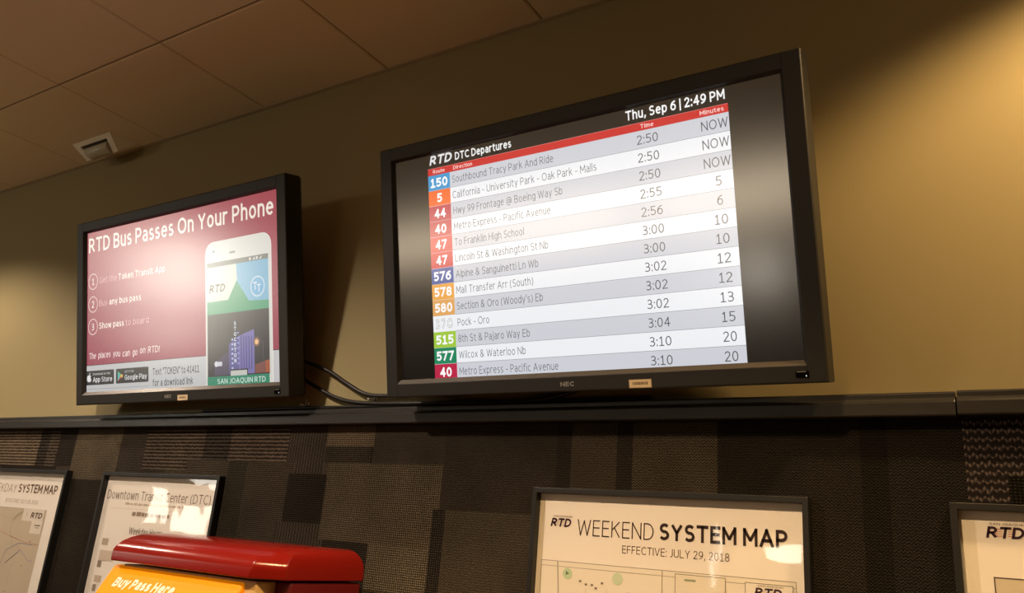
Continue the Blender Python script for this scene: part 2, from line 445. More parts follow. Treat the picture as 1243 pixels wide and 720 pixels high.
def glass_mat():
    m = bpy.data.materials.new('picture_glass'); m.use_nodes = True
    nt = m.node_tree; nt.nodes.clear()
    out = nd(m, 'ShaderNodeOutputMaterial'); mix = nd(m, 'ShaderNodeMixShader'); tr = nd(m, 'ShaderNodeBsdfTransparent'); gl = nd(m, 'ShaderNodeBsdfGlossy')
    lw = nd(m, 'ShaderNodeLayerWeight'); lw.inputs['Blend'].default_value = .5
    fres = math_node(m, 'ADD', math_node(m, 'MULTIPLY', math_node(m, 'POWER', lw.outputs['Facing'], 5), .91), .09)
    gl.inputs['Roughness'].default_value = 0.03
    tc = nd(m, 'ShaderNodeTexCoord'); no = nd(m, 'ShaderNodeTexNoise'); bu = nd(m, 'ShaderNodeBump')
    no.inputs['Scale'].default_value = 7; no.inputs['Detail'].default_value = 1
    bu.inputs['Strength'].default_value = 0.12; bu.inputs['Distance'].default_value = 0.012
    lk(m, tc.outputs['Object'], no.inputs['Vector']); lk(m, no.outputs['Fac'], bu.inputs['Height']); lk(m, bu.outputs[0], gl.inputs['Normal'])
    lk(m, fres, mix.inputs[0]); lk(m, tr.outputs[0], mix.inputs[1]); lk(m, gl.outputs[0], mix.inputs[2]); lk(m, mix.outputs[0], out.inputs[0])
    return m
M['glass'] = glass_mat()

def carpet_mat():
    m = pmat('patchwork_carpet', (0.05, 0.04, 0.03), 0.95, spec=0.08)
    b = m.node_tree.nodes['Principled BSDF']
    a = nd(m, 'ShaderNodeAttribute'); a.attribute_name = 'ink'
    w = nd(m, 'ShaderNodeAttribute'); w.attribute_name = 'weave'
    tc = nd(m, 'ShaderNodeTexCoord'); sx = nd(m, 'ShaderNodeSeparateXYZ'); lk(m, tc.outputs['Object'], sx.inputs[0])
    X, Z = sx.outputs['X'], sx.outputs['Z']
    wob = nd(m, 'ShaderNodeTexNoise'); wob.inputs['Scale'].default_value = 90; wob.inputs['Detail'].default_value = 2; lk(m, tc.outputs['Object'], wob.inputs['Vector'])
    wv = math_node(m, 'MULTIPLY', math_node(m, 'SUBTRACT', wob.outputs['Fac'], .5), 5.0)
    def sn(v, period, extra=None):
        q = math_node(m, 'MULTIPLY', v, 2 * math.pi / period)
        if extra is not None: q = math_node(m, 'ADD', q, extra)
        return math_node(m, 'SINE', q)
    def unit(v): return math_node(m, 'ADD', math_node(m, 'MULTIPLY', v, .5), .5)
    nub = math_node(m, 'MULTIPLY', unit(sn(X, .0068, wv)), unit(sn(Z, .0058, wv)))           # 0 loop pile
    stripe = math_node(m, 'POWER', unit(sn(Z, .0118, math_node(m, 'MULTIPLY', wv, 1.0))), 1.5)  # 1 stripes
    zig = unit(sn(X, .0115, math_node(m, 'ADD', math_node(m, 'MULTIPLY', sn(Z, .0105), 1.2), math_node(m, 'MULTIPLY', wv, .5))))   # 2 wavy columns
    her = unit(sn(Z, .0060, math_node(m, 'ADD', math_node(m, 'MULTIPLY', sn(X, .0075), 1.7), math_node(m, 'MULTIPLY', wv, 1.6))))     # 3 zigzag rows
    bead = math_node(m, 'MULTIPLY', math_node(m, 'POWER', unit(sn(Z, .0155, math_node(m, 'ADD', math_node(m, 'MULTIPLY', sn(X, .0125), .9), wv))), 3.0), math_node(m, 'ADD', math_node(m, 'MULTIPLY', unit(sn(X, .0062, wv)), .8), .2))  # 4 beaded rows
    def pick(k): return math_node(m, 'COMPARE', w.outputs['Fac'], k)
    tot = None
    for k, src, gain in ((0, nub, 1.6), (1, stripe, 1.35), (2, zig, 1.0), (3, her, 1.0), (4, bead, 2.2)):
        c = nd(m, 'ShaderNodeMath', operation='COMPARE'); lk(m, w.outputs['Fac'], c.inputs[0]); c.inputs[1].default_value = k; c.inputs[2].default_value = .3
        t = math_node(m, 'MULTIPLY', math_node(m, 'MULTIPLY', c.outputs[0], src), gain)
        tot = t if tot is None else math_node(m, 'ADD', tot, t)
    fine = nd(m, 'ShaderNodeTexNoise'); fine.inputs['Scale'].default_value = 260; fine.inputs['Detail'].default_value = 3; lk(m, tc.outputs['Object'], fine.inputs['Vector'])
    big = nd(m, 'ShaderNodeTexNoise'); big.inputs['Scale'].default_value = 6; big.inputs['Detail'].default_value = 3; lk(m, tc.outputs['Object'], big.inputs['Vector'])
    f = math_node(m, 'MULTIPLY', math_node(m, 'ADD', math_node(m, 'MULTIPLY', tot, .62), .14), math_node(m, 'ADD', fine.outputs['Fac'], .45))
    f = math_node(m, 'MULTIPLY', f, math_node(m, 'ADD', big.outputs['Fac'], .5))
    tint = nd(m, 'ShaderNodeVectorMath', operation='MULTIPLY'); lk(m, a.outputs['Vector'], tint.inputs[0]); tint.inputs[1].default_value = (1.0, 1.07, 1.2)
    mx = nd(m, 'ShaderNodeVectorMath', operation='SCALE'); lk(m, tint.outputs[0], mx.inputs[0]); lk(m, f, mx.inputs['Scale'])
    lk(m, mx.outputs[0], b.inputs['Base Color'])
    bu = nd(m, 'ShaderNodeBump'); bu.inputs['Strength'].default_value = .5; bu.inputs['Distance'].default_value = .002
    lk(m, f, bu.inputs['Height']); lk(m, bu.outputs[0], b.inputs['Normal'])
    return m
M['carpet'] = carpet_mat()

# ------------------------------------------------------------------ room shell
X0, X1, Y0 = -9.6, 5.6, -4.6
Z_CARPET = 1.846
def one(name, fn, mat, **k):
    b = MB(); fn(b); return struct(b.build(name, mat, **k))
one('floor', lambda b: b.box(X0 - .1, Y0 - .1, -.08, X1 + .1, .1, 0), M['floor'])
one('wall_far', lambda b: b.box(X0 - .1, 0, 0, X1 + .1, .1, H + .15), M['wall'])
one('wall_left', lambda b: b.box(X0 - .1, Y0, 0, X0, 0, H + .15), M['wall'])
one('wall_right', lambda b: b.box(X1, Y0, 0, X1 + .1, 0, H + .15), M['wall'])

# windows in the near wall (behind the viewer): x0, x1, z0, z1
WINDOWS = [(-7.02, -6.60, 1.40, 1.90, 14), (-7.02, -6.60, 1.96, 2.90, 32), (-6.42, -5.80, 1.34, 1.74, 14), (-6.36, -5.30, 1.92, 2.80, 32), (.62, .90, 1.53, 1.74, 14), (.235, .275, 1.32, 1.86, 14),
           (-3.3, -1.75, 2.08, 2.40, 3), (-1.7, -.15, 2.08, 2.40, 3), (-.1, 1.4, 2.08, 2.40, 3)]
def near_wall(b):
    xs = sorted({X0 - .1, X1 + .1} | {w[0] for w in WINDOWS} | {w[1] for w in WINDOWS})
    for a, c in zip(xs, xs[1:]):
        z = 0
        for w in sorted((w for w in WINDOWS if w[0] <= a + 1e-6 and w[1] >= c - 1e-6), key=lambda q: q[2]):
            b.box(a, Y0 - .1, z, c, Y0, w[2]); z = w[3]
        b.box(a, Y0 - .1, z, c, Y0, H + .15)
M['dark_wall'] = pmat('wall_near_low_bounce', (0.15, 0.115, 0.06), 0.6)  # unseen wall darkened to cut bounced light on the far wall
one('wall_near', near_wall, M['dark_wall'])
for i, (a, c, z0, z1, st) in enumerate(WINDOWS):
    b = MB(); fw = min(.03, (c - a) * .12)
    cx, cz, hw, hh = (a + c) / 2, (z0 + z1) / 2, (c - a) / 2, (z1 - z0) / 2
    b.ringloft([rect_xz(hw, hh, Y0 - .06, cx, cz), rect_xz(hw, hh, Y0 + .012, cx, cz), rect_xz(hw - fw, hh - fw, Y0 + .012, cx, cz), rect_xz(hw - fw, hh - fw, Y0 - .06, cx, cz)])
    w = struct(b.build('window_%d' % (i + 1), M['winframe']))
    p = MB(); p.face([(x, Y0 - .05, z) for x, _, z in reversed(rect_xz(hw - fw * .5, hh - fw * .5, 0, cx, cz))])
    p.build('pane', M['daylight_high'] if st > 20 else M['daylight'] if st > 5 else M['transom'], w, fixn=False)

# carpet wainscot on the far wall: patches (x0, z0, x1, z1, tone, weave)
OLIVE, BROWN, DARK, MID, PINK = (.150, .112, .064), (.085, .060, .038), (.040, .030, .020), (.095, .072, .044), (.14, .10, .082)
PATCHES = [
    (-2.4, 1.70, -1.00, Z_CARPET, (.150, .105, .062), 1), (-1.00, 1.70, -0.90, Z_CARPET, DARK, 1), (-0.93, 1.70, -0.86, Z_CARPET, BROWN, 1),
    (-0.86, 1.70, -0.745, Z_CARPET, DARK, 0), (-0.745, 1.655, -0.45, Z_CARPET, OLIVE, 0), (-0.80, 1.20, -0.45, 1.655, (.046, .035, .022), 0),
    (-0.45, 1.62, -0.16, Z_CARPET, (.066, .050, .031), 0), (-0.30, 1.70, 0.02, Z_CARPET, BROWN, 1), (0.02, 1.735, 0.15, Z_CARPET, DARK, 1),
    (0.15, 1.735, 0.44, Z_CARPET, BROWN, 1), (0.42, 1.70, 0.58, Z_CARPET, (.060, .045, .028), 2), (-0.05, 1.20, 0.16, 1.735, MID, 0),
    (0.16, 1.20, 0.25, 1.735, (.052, .042, .024), 0), (0.25, 1.20, 0.46, 1.735, (.078, .058, .034), 0), (0.44, 1.56, 0.60, 1.70, (.034, .026, .016), 0),
    (0.42, 1.20, 0.62, 1.56, (.062, .046, .029), 2), (0.58, 1.735, 0.76, Z_CARPET, (.060, .045, .027), 0), (0.58, 1.782, 0.765, Z_CARPET, (.175, .128, .070), 0),
    (0.60, 1.52, 1.02, 1.735, (.130, .098, .056), 0), (0.765, 1.735, 1.02, Z_CARPET, (.062, .047, .029), 3), (0.62, 1.20, 0.79, 1.52, DARK, 0),
    (0.79, 1.20, 1.00, 1.52, (.150, .116, .068), 0), (1.02, 1.62, 1.36, Z_CARPET, (.058, .044, .028), 3), (1.00, 1.20, 1.04, 1.62, DARK, 0),
    (1.04, 1.20, 1.34, 1.62, (.105, .080, .048), 3), (1.36, 1.60, 1.40, Z_CARPET, DARK, 3), (1.40, 1.60, 1.52, Z_CARPET, (.085, .065, .040), 3),
    (1.52, 1.60, 1.56, Z_CARPET, DARK, 3), (1.56, 1.60, 1.76, Z_CARPET, (.095, .073, .045), 3), (1.76, 1.20, 2.05, Z_CARPET, (.055, .043, .028), 3),
    (2.05, 1.20, 2.10, Z_CARPET, (.034, .026, .017), 3), (2.10, 1.20, 2.232, Z_CARPET, (.050, .040, .027), 3), (2.232, 1.66, 2.60, Z_CARPET, (.150, .112, .092), 4),
    (2.298, 1.60, 2.60, 1.735, (.030, .026, .016), 0),
]
b = MB()
x = X0
while x < X1:
    w = random.choice((.12, .2, .3, .42)); z = 0.0; x2 = min(x + w, X1)
    while z < Z_CARPET - .01:
        z2 = min(z + random.choice((.12, .22, .35, .5)), Z_CARPET)
        b.face([(x, -.010, z), (x2, -.010, z), (x2, -.010, z2), (x, -.010, z2)], random.choice((OLIVE, BROWN, DARK, MID)), random.choice((0, 0, 1, 2, 3)))
        z = z2
    x = x2
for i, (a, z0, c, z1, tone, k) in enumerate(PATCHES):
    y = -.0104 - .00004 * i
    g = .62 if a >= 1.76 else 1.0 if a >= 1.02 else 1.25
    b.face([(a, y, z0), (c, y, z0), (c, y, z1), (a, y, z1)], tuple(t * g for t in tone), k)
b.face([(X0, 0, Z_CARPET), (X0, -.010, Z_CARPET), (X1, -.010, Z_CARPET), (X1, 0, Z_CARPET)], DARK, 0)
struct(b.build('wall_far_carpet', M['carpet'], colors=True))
b = MB(); x = X0
while x < X1:
    w = random.choice((.3, .5, .7)); x2 = min(x + w, X1)
    cuts = [0, .5, .9, 1.30]
    for z0, z1 in zip(cuts, cuts[1:]):
        b.face([(x2, Y0 + .004, z0), (x, Y0 + .004, z0), (x, Y0 + .004, z1), (x2, Y0 + .004, z1)], random.choice((BROWN, DARK, MID)), random.choice((0, 1, 3)))
    x = x2
# the near wall's carpet stops short of the windows
b.f = [f for f in b.f]; struct(b.build('wall_near_carpet', M['carpet'], colors=True))

# glossy black chair rail, two lengths meeting at a butt joint
def rail(name, a, c, dz=0.0, dy=0.0):
    prof = [(-.002, 1.842), (-.040, 1.842), (-.0425, 1.845), (-.0425, 1.868), (-.040, 1.873), (-.034, 1.876), (-.027, 1.878), (-.027, 1.889), (-.024, 1.892), (-.002, 1.893)]
    b = MB(); b.loft([[(xx, y + dy, z + dz) for y, z in prof] for xx in (a, c)])
    return struct(b.build(name, M['rail'], bevel=.0012))
rail('trim_1', X0, 2.226)
rail('trim_2', 2.2285, X1, .0015, -.0015)

# lay-in ceiling: tiles with narrow gaps, and the angle strip along the wall
T = .61; G = .0024
b = MB()
xs = [i * T for i in range(-16, 10)]; ys = [0.0] + [-.465 - T * i for i in range(0, 8)]
bt = MB()
for i in range(len(xs) - 1):
    for j in range(len(ys) - 1):
        a, c = max(xs[i], X0) + G, min(xs[i + 1], X1) - G; y1, y0 = ys[j] - G, max(ys[j + 1], Y0) + G
        if c - a < .02 or y1 - y0 < .02: continue
        e = .004
        b.loft([[(a, y0, H + .012), (c, y0, H + .012), (c, y1, H + .012), (a, y1, H + .012)],
                [(a, y0, H + e), (c, y0, H + e), (c, y1, H + e), (a, y1, H + e)],
                [(a + e, y0 + e, H), (c - e, y0 + e, H), (c - e, y1 - e, H), (a + e, y1 - e, H)]])
ceiling = struct(b.build('ceiling', M['tile']))
bt.box(X0, Y0, H + .005, X1, 0, H + .06)
struct(bt.build('ceiling_grid', M['grid'], ceiling))
one('trim_3', lambda b: b.box(X0, -.016, H - .003, X1, 0, H - .0012), M['angle'])

# ------------------------------------------------------------------ recessed downlights (each carries its own lamp)
def downlight(x, y, watts, cone, blend, colr, aim, label):
    r = empty('recessed_downlight', (x, y, H))
    tag(r, label, 'ceiling light', 'recessed downlights')
    b = MB(); n = 32
    def ring(rad, z): return [(rad * math.cos(2 * math.pi * i / n), rad * math.sin(2 * math.pi * i / n), z) for i in range(n)]
    b.loft([ring(.075, -.001), ring(.098, -.001), ring(.095, -.007), ring(.078, -.007), ring(.075, -.001)], cap=False)
    b.build('trim_ring', M['lamp_trim'], r, smooth=True)
    l = MB(); l.loft([ring(.074, -.0012), ring(.073, -.003)]); l.build('lens', M['lamp_lens'], r)
    ld = bpy.data.lights.new('downlight_lamp', 'SPOT'); ld.energy = watts; ld.color = colr
    ld.spot_size = math.radians(cone); ld.spot_blend = blend; ld.shadow_soft_size = .06
    lo = bpy.data.objects.new('downlight_lamp', ld); COL.objects.link(lo); lo.parent = r; lo.location = (0, 0, -.012)
    if aim: lo.rotation_euler = (Vector(aim) - Vector((x, y, H - .012))).to_track_quat('-Z', 'Y').to_euler()
WHERE = ['recessed downlight close to the tan wall right of the departures screen', 'recessed downlight out from the wall near the advert screen',
         'recessed downlight out from the wall by the right end of the departures screen', 'recessed downlight farthest towards the left wall', 'recessed downlight nearest the right hand wall']
for d, wh in zip(DOWNLIGHTS, WHERE): downlight(*d, wh)

# ------------------------------------------------------------------ wall mounted displays
SCR_Y = .012
def television(loc, tilt, label, screen_print, screen_mat, flip=1):
    r = empty('television', loc, (tilt, 0, 0)); tag(r, label, 'television', 'wall mounted flat screens')
    ow, oh, iw, ih = .5615, .3395, .5225, .3035
    b = MB(); D = .072
    b.ringloft([rect_xz(ow - .006, oh - .006, D), rect_xz(ow, oh, D - .012), rect_xz(ow, oh, .003), rect_xz(ow - .003, oh - .003, 0),
                rect_xz(iw, ih, 0), rect_xz(iw - .008, ih - .006, SCR_Y + .002)])
    # back plate of the front frame
    b.face([p for p in rect_xz(ow - .006, oh - .006, D)])
    # moulding joints in the four corners
    bz = b.build('bezel', M['bezel'], r, bevel=.0015)
    for sx in (-1, 1):
        for sz in (-1, 1):
            g = MB(); g.box(min(sx * iw, sx * (iw + .0012)), -.0003, min(sz * ih, sz * oh * .995), max(sx * iw, sx * (iw + .0012)), .0006, max(sz * ih, sz * oh * .995))
            g.build('corner_joint', M['chassis'], bz)
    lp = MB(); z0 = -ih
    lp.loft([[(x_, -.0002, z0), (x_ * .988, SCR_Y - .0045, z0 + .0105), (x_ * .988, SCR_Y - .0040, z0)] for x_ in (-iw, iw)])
    tag(lp.build('lower_lip', M['lip'], r), 'sloping satin lip under the screen, its paler grey standing for light from above')
    pr = screen_print()
    sc = pr.build('screen', screen_mat, r, colors=True)
    # rear housing, tapering towards the wall
    h = MB()
    h.loft([rect_xz(.50, .285, D - .001), rect_xz(.47, .262, D + .022)])
    h.build('rear_housing', M['chassis'], r, bevel=.004)
    t = MB()   # brand lettering printed on the lower bezel
    v, f = glyph_mesh('NEC', .03)
    mn, mx = min(p[0] for p in v), max(p[0] for p in v); k = .036 / (mx - mn); kz = .0105 / cap_height()
    t.v = [(-.031 + (p[0] - mn) * k, -.0006, -.3265 + p[1] * kz) for p in v]; t.f = [tuple(q) for q in f]; t.c = [(1, 1, 1)] * len(f); t.k = [0] * len(f)
    tag(t.build('brand_lettering', M['silver'], r, fixn=False), 'silver NEC lettering')
    st = Print(-.0004); x0, z0 = STICK
    st.rect(x0, z0, x0 + .053, z0 + .0185, (214, 190, 150), 0); st.rect(x0 + .002, z0 + .002, x0 + .051, z0 + .0165, (232, 212, 172), 1)
    rnd = random.Random(4); xx = x0 + .008
    while xx < x0 + .045:
        w = rnd.choice((.0008, .0012, .002)); st.rect(xx, z0 + .0065, xx + w, z0 + .013, (92, 66, 40), 2); xx += w + rnd.choice((.0007, .0012))
    tag(st.build('asset_sticker', M['label'], r, colors=True), 'cream asset sticker with a dark bar code')
    ir = MB(); ir.box(.500, -.0015, -.3285, .526, .0005, -.3145)
    iro = ir.build('remote_sensor', M['ir'], r, bevel=.001)
    l = MB(); l.cyl((.5205, -.0022, -.3245), .0014, .0012, 12, 'Y'); l.build('power_light', M['led'], iro)
    sl = MB(); sl.box(.503, -.0018, -.3168, .520, -.0013, -.3155); sl.build('sensor_marking', M['silver'], iro)
    return r
STICK = (.142, -.336)

ROWS = [('150', (54, 152, 208), 'Southbound Tracy Park And Ride', '2:50', 'NOW'), ('5', (244, 106, 36), 'California - University Park - Oak Park - Malls', '2:50', 'NOW'),
        ('44', (192, 58, 76), 'Hwy 99 Frontage @ Boeing Way Sb', '2:50', 'NOW'), ('40', (192, 58, 76), 'Metro Express - Pacific Avenue', '2:55', '5'),
        ('47', (206, 58, 70), 'To Franklin High School', '2:56', '6'), ('47', (206, 58, 70), 'Lincoln St & Washington St Nb', '3:00', '10'),
        ('576', (72, 92, 160), 'Alpine & Sanguinetti Ln Wb', '3:00', '10'), ('578', (236, 166, 70), 'Mall Transfer Arr (South)', '3:02', '12'),
        ('580', (226, 166, 92), "Section & Oro (Woody's) Eb", '3:02', '12'), ('378', (240, 242, 242), 'Pock - Oro', '3:02', '13'),
        ('515', (160, 202, 60), '8th St & Pajaro Way Eb', '3:04', '15'), ('577', (16, 134, 92), 'Wilcox & Waterloo Nb', '3:10', '20'),
        ('40', (188, 32, 70), 'Metro Express - Pacific Avenue', '3:10', '20')]
def departures():
    p = Print(SCR_Y)
    p.rect(-.522, -.304, .522, .304, (0, 0, 0), 0)
    p.clip = (-.52, -.293, .52, .302)
    L, Rr = -.405, .4035
    p.rect(L, .2605, Rr, .300, (10, 10, 11), 1)
    p.rtd(L + .006, L + .083, .270, .025, (226, 226, 226), 3, smallcol=(170, 170, 170), stripes=(40, 40, 42))
    p.text('DTC Departures', -.315, .2705, .0205, (240, 240, 238), 3, x1=-.142, weight=.022)
    p.text('Thu, Sep 6 | 2:49 PM', .168, .271, .0225, (246, 246, 244), 3, x1=.398, weight=.02)
    p.rect(L, .2415, Rr, .2605, (204, 40, 40), 2); p.rect(L, .2597, Rr, .2605, (226, 140, 134), 3)
    for s, a, c in (('Route', -.388, -.350), ('Direction', -.322, -.262), ('Time', .202, .234), ('Minutes', .341, .394)):
        p.text(s, a, .2462, .0098, (250, 214, 208), 3, x1=c, weight=.014)
    top, rh = .2415, .04155
    for i, (num, colr, dest, tm, mn) in enumerate(ROWS):
        z1 = top - i * rh; z0 = z1 - rh
        g = (207, 209, 217) if i % 2 == 0 else (240, 242, 246)
        p.rect(L, z0, Rr, z1, g, 1)
        p.rect(-.334, z0, Rr, z0 + .0009, (120, 122, 128), 2)
        nw = {1: .0165, 2: .0365, 3: .0555}[len(num)] / 2
        if num == '378':
            p.text(num, -.3695 - nw, z0 + .0080, .0255, (168, 168, 168), 3, weight=.040, x1=-.3695 + nw)
            p.text(num, -.3695 - nw + .0016, z0 + .0080, .0255, (246, 248, 248), 4, weight=(.040, .45), x1=-.3695 + nw - .0016)
        else:
            p.rect(L, z0 + .0006, -.334, z1, colr, 2)
            p.text(num, -.3695 - nw, z0 + .0085, .0245, (250, 250, 250), 3, weight=.034, x1=-.3695 + nw)
        WID = {0: .301, 1: .414}
        p.text(dest, -.3265, z0 + .0115, .0190, (88, 90, 96), 3, weight=-.006, x1=(-.3265 + WID[i]) if i in WID else None, fallw=KX)
        p.text(tm, .192, z0 + .0100, .0210, (66, 68, 74), 3, weight=-.004, x1=.2425)
        mw = {'NOW': .0585}.get(mn, .0285 if len(mn) == 2 else .0125) / 2
        p.text(mn, .3715 - mw, z0 + .0100, .0215, (66, 68, 74), 3, weight=-.004, x1=.3715 + mw)
    return p
v_, f_ = glyph_mesh(ROWS[0][2], -.006)
KX = .301 / ((max(p[0] for p in v_) - min(p[0] for p in v_)) * .0190 / cap_height())

def advert():
    p = Print(SCR_Y)
    p.rect(-.522, -.304, .522, .304, (0, 0, 0), 0)
    p.clip = (-.511, -.296, .513, .300)
    Lx, Rx_ = -.511, .513
    for i in range(24):          # the advert's own crimson ground, deeper towards its foot
        z1 = .300 - .495 * i / 24; z0 = .300 - .495 * (i + 1) / 24; t = i / 23
        p.rect(Lx, z0, Rx_, z1 + .0002, (168 - 8 * t, 54 - 6 * t, 76 + 2 * t), 1)
    p.rect(Lx, -.300, Rx_, -.197, (206, 206, 206), 2)
    p.text('RTD Bus Passes On Your Phone', -.500, .222, .055, (250, 240, 228), 3, x1=.497, weight=.016)
    for i, (z, a, b_, x1, xm) in enumerate(((.113, 'Get the', 'Token Transit App', -.043, -.318), (.028, 'Buy', 'any bus pass', -.179, -.374), (-.055, 'Show pass', 'to board', -.134, -.274))):
        p.ring(-.472, z, .030, .0028, (242, 214, 206), 3); p.text(str(i + 1), -.472, z - .0125, .025, (252, 240, 232), 3, align='C', weight=.006)
        bold = (250, 238, 228); thin = (234, 186, 184)
        p.text(a, -.432, z - .010, .0225, bold if i == 2 else thin, 3, x1=xm - .006, weight=.014 if i == 2 else -.004)
        p.text(b_, xm + .004, z - .010, .0225, thin if i == 2 else bold, 3, x1=x1, weight=-.004 if i == 2 else .014)
    # hand lettered line
    xx = -.496
    rnd = random.Random(3)
    for wd, w in (('The', .050), ('places', .088), ('you', .050), ('can', .050), ('go', .032), ('on', .036), ('RTD!', .074)):
        p.text(wd, xx, -.172 + rnd.uniform(-.003, .003), .023, (250, 232, 226), 3, x1=xx + w * .86, weight=.004, shear=.12, tilt=rnd.uniform(-.03, .05)); xx += w * .86 + .0155
    # store badges
    for a, c in ((-.514, -.339), (-.327, -.137)):
        p.rrect(a, -.268, c, -.216, .005, (30, 30, 32), 3)
    p.circ(-.497, -.244, .0115, (226, 226, 226), 4, rz=.0125); p.circ(-.4905, -.244, .0115, (226, 226, 226), 4, rz=.0125); p.circ(-.479, -.241, .0055, (30, 30, 32), 5)
    p.poly([(-.495, -.230), (-.489, -.222), (-.486, -.224), (-.492, -.231)], (226, 226, 226), 4)
    p.text('Download on the', -.470, -.2325, .0085, (214, 214, 214), 4, x1=-.362); p.text('App Store', -.470, -.258, .0185, (240, 240, 240), 4, x1=-.350, weight=.01)
    p.poly([(-.316, -.224), (-.316, -.260), (-.300, -.242)], (80, 190, 190), 4); p.poly([(-.316, -.224), (-.300, -.242), (-.294, -.237)], (110, 190, 120), 5)
    p.poly([(-.300, -.242), (-.291, -.2345), (-.283, -.242), (-.291, -.249)], (236, 190, 80), 6); p.poly([(-.316, -.260), (-.300, -.242), (-.294, -.247)], (206, 90, 84), 5)
    p.text('GET IT ON', -.274, -.2315, .0075, (214, 214, 214), 4, x1=-.222); p.text('Google Play', -.274, -.257, .0185, (240, 240, 240), 4, x1=-.146, weight=.01)
    p.text('Text \u201cTOKEN\u201d to 41411', -.113, -.2475, .0240, (40, 40, 42), 4, x1=.134, weight=.006)
    p.text('for a download link', -.113, -.2850, .0235, (40, 40, 42), 4, x1=.103, weight=.006)
    p.rect(Lx, -.2835, -.140, -.2822, (150, 150, 152), 3)
    # telephone
    p.rrect(.170, -.34, .484, .172, .040, (236, 234, 226), 4, (1, 1, 0, 0)); p.rrect(.172, -.34, .482, .170, .039, (226, 224, 216), 5, (1, 1, 0, 0))
    p.circ(.212, .140, .0050, (128, 128, 130), 6); p.rrect(.290, .124, .318, .131, .003, (150, 150, 150), 6)
    sx0, sx1 = .179, .470
    p.rect(sx0, .088, sx1, .104, (120, 124, 118), 6)
    for k_, x_ in enumerate((.384, .400, .416, .430)): p.poly([(x_, .091), (x_ + .010, .091), (x_ + .010, .101)], (226, 226, 220), 7) if k_ % 2 else p.rect(x_, .091, x_ + .007, .100, (226, 226, 220), 7)
    p.rect(sx0, -.066, sx1, .088, (120, 182, 212), 6)
    p.poly([(sx0, -.066), (sx1, -.066), (sx1, -.040), (.380, -.035), (.322, .036), (.28, -.02), (sx0, -.02)], (58, 160, 116), 7)
    p.poly([(.180, .088), (.322, .088), (.327, .038), (.282, -.024), (.180, -.024)], (224, 222, 208), 8)
    p.rtd(.190, .272, .005, .026, (112, 108, 96), 9, small=False)
    p.circ(.421, .006, .033, (196, 220, 232), 8); p.circ(.421, .006, .028, (104, 176, 216), 9)
    p.text('T', .411, -.004, .024, (232, 240, 244), 10, align='C', weight=.01); p.text('T', .428, -.012, .024, (232, 240, 244), 10, align='C', weight=.01)
    # night picture of the lit building
    p.rect(sx0, -.266, sx1, -.066, (44, 42, 48), 6)
    p.poly([(.283, -.262), (.283, -.165), (.330, -.142), (.330, -.262)], (92, 88, 150), 7); p.poly([(.330, -.262), (.330, -.142), (.402, -.126), (.402, -.262)], (122, 114, 178), 7)
    for j in range(5): p.rect(.340 + .012 * j, -.250, .3435 + .012 * j, -.140 - .002 * j, (62, 60, 120), 8)
    for k_ in range(8): p.text('STOCKTON'[k_], .314, -.108 - .0168 * k_, .0125, (226, 230, 244), 9, align='C', weight=.03)
    for j in range(7): p.rect(.296, -.155 - .015 * j, .304, -.149 - .015 * j, (190, 200, 240), 8); p.rect(.324, -.135 - .016 * j, .332, -.130 - .016 * j, (150, 160, 226), 8)
    p.poly([(.212, -.262), (.212, -.222), (.262, -.196), (.283, -.19), (.283, -.262)], (74, 66, 92), 7)
    p.circ(.222, -.226, .009, (226, 226, 230), 8); p.rect(.224, -.233, .250, -.219, (214, 214, 222), 8)
    p.poly([(.404, -.262), (.404, -.236), (.470, -.222), (.470, -.262)], (132, 74, 66), 7); p.rect(.452, -.262, .470, -.225, (170, 86, 50), 8)
    p.rect(.442, -.262, .444, -.168, (96, 92, 100), 8); p.line(.443, -.168, .416, -.160, .002, (96, 92, 100), 8); p.circ(.413, -.166, .0085, (250, 196, 140), 9); p.circ(.413, -.166, .015, (128, 92, 76), 8)
    p.rect(.288, -.266, .372, -.246, (30, 30, 34), 9); p.rect(.291, -.266, .368, -.250, (206, 206, 200), 10)
    p.rect(sx0, -.34, sx1, -.266, (28, 140, 108), 11)
    p.text('SAN JOAQUIN RTD', .228, -.2895, .0165, (214, 232, 222), 12, x1=.452, weight=.012)
    return p

television((1.458, -.207, 2.225), .230, 'large wall screen listing bus departures, black side margins, right of the other screen', departures, M['screen_bright'])
STICK = (.037, -.3365)
television((-.058, -.193, 2.242), .234, 'wall screen showing a crimson bus pass phone advert, left of the departures screen', advert, M['screen_dim'])

# tilting wall brackets carrying the screens: part of the fixed fittings behind each screen
def bracket(cx, y_back, zc, tilt, lab):
    r = empty('wall_bracket', (cx, 0, zc)); tag(r, lab, 'bracket', 'screen brackets')
    b = MB(); b.box(-.33, -.022, -.11, .33, -.001, .11); b.build('wall_plate', M['chassis'], r, bevel=.002)
    for s in (-1, 1):
        a = MB(); ct, st = math.cos(tilt), math.sin(tilt)
        pts = [(-.022, .10), (-.022, -.10), (y_back + .16 * st, -.16 * ct), (y_back - .16 * st, .16 * ct)]
        a.loft([[(s * .26 + dx, y, z) for y, z in pts] for dx in (-.012, .012)])
        a.build('tilt_arm', M['chassis'], r)
bracket(1.458, -.207 + .0955, 2.225 + .02, .230, 'black tilting bracket hidden behind the departures screen')
bracket(-.058, -.193 + .0955, 2.242 + .02, .234, 'black tilting bracket hidden behind the crimson advert screen')

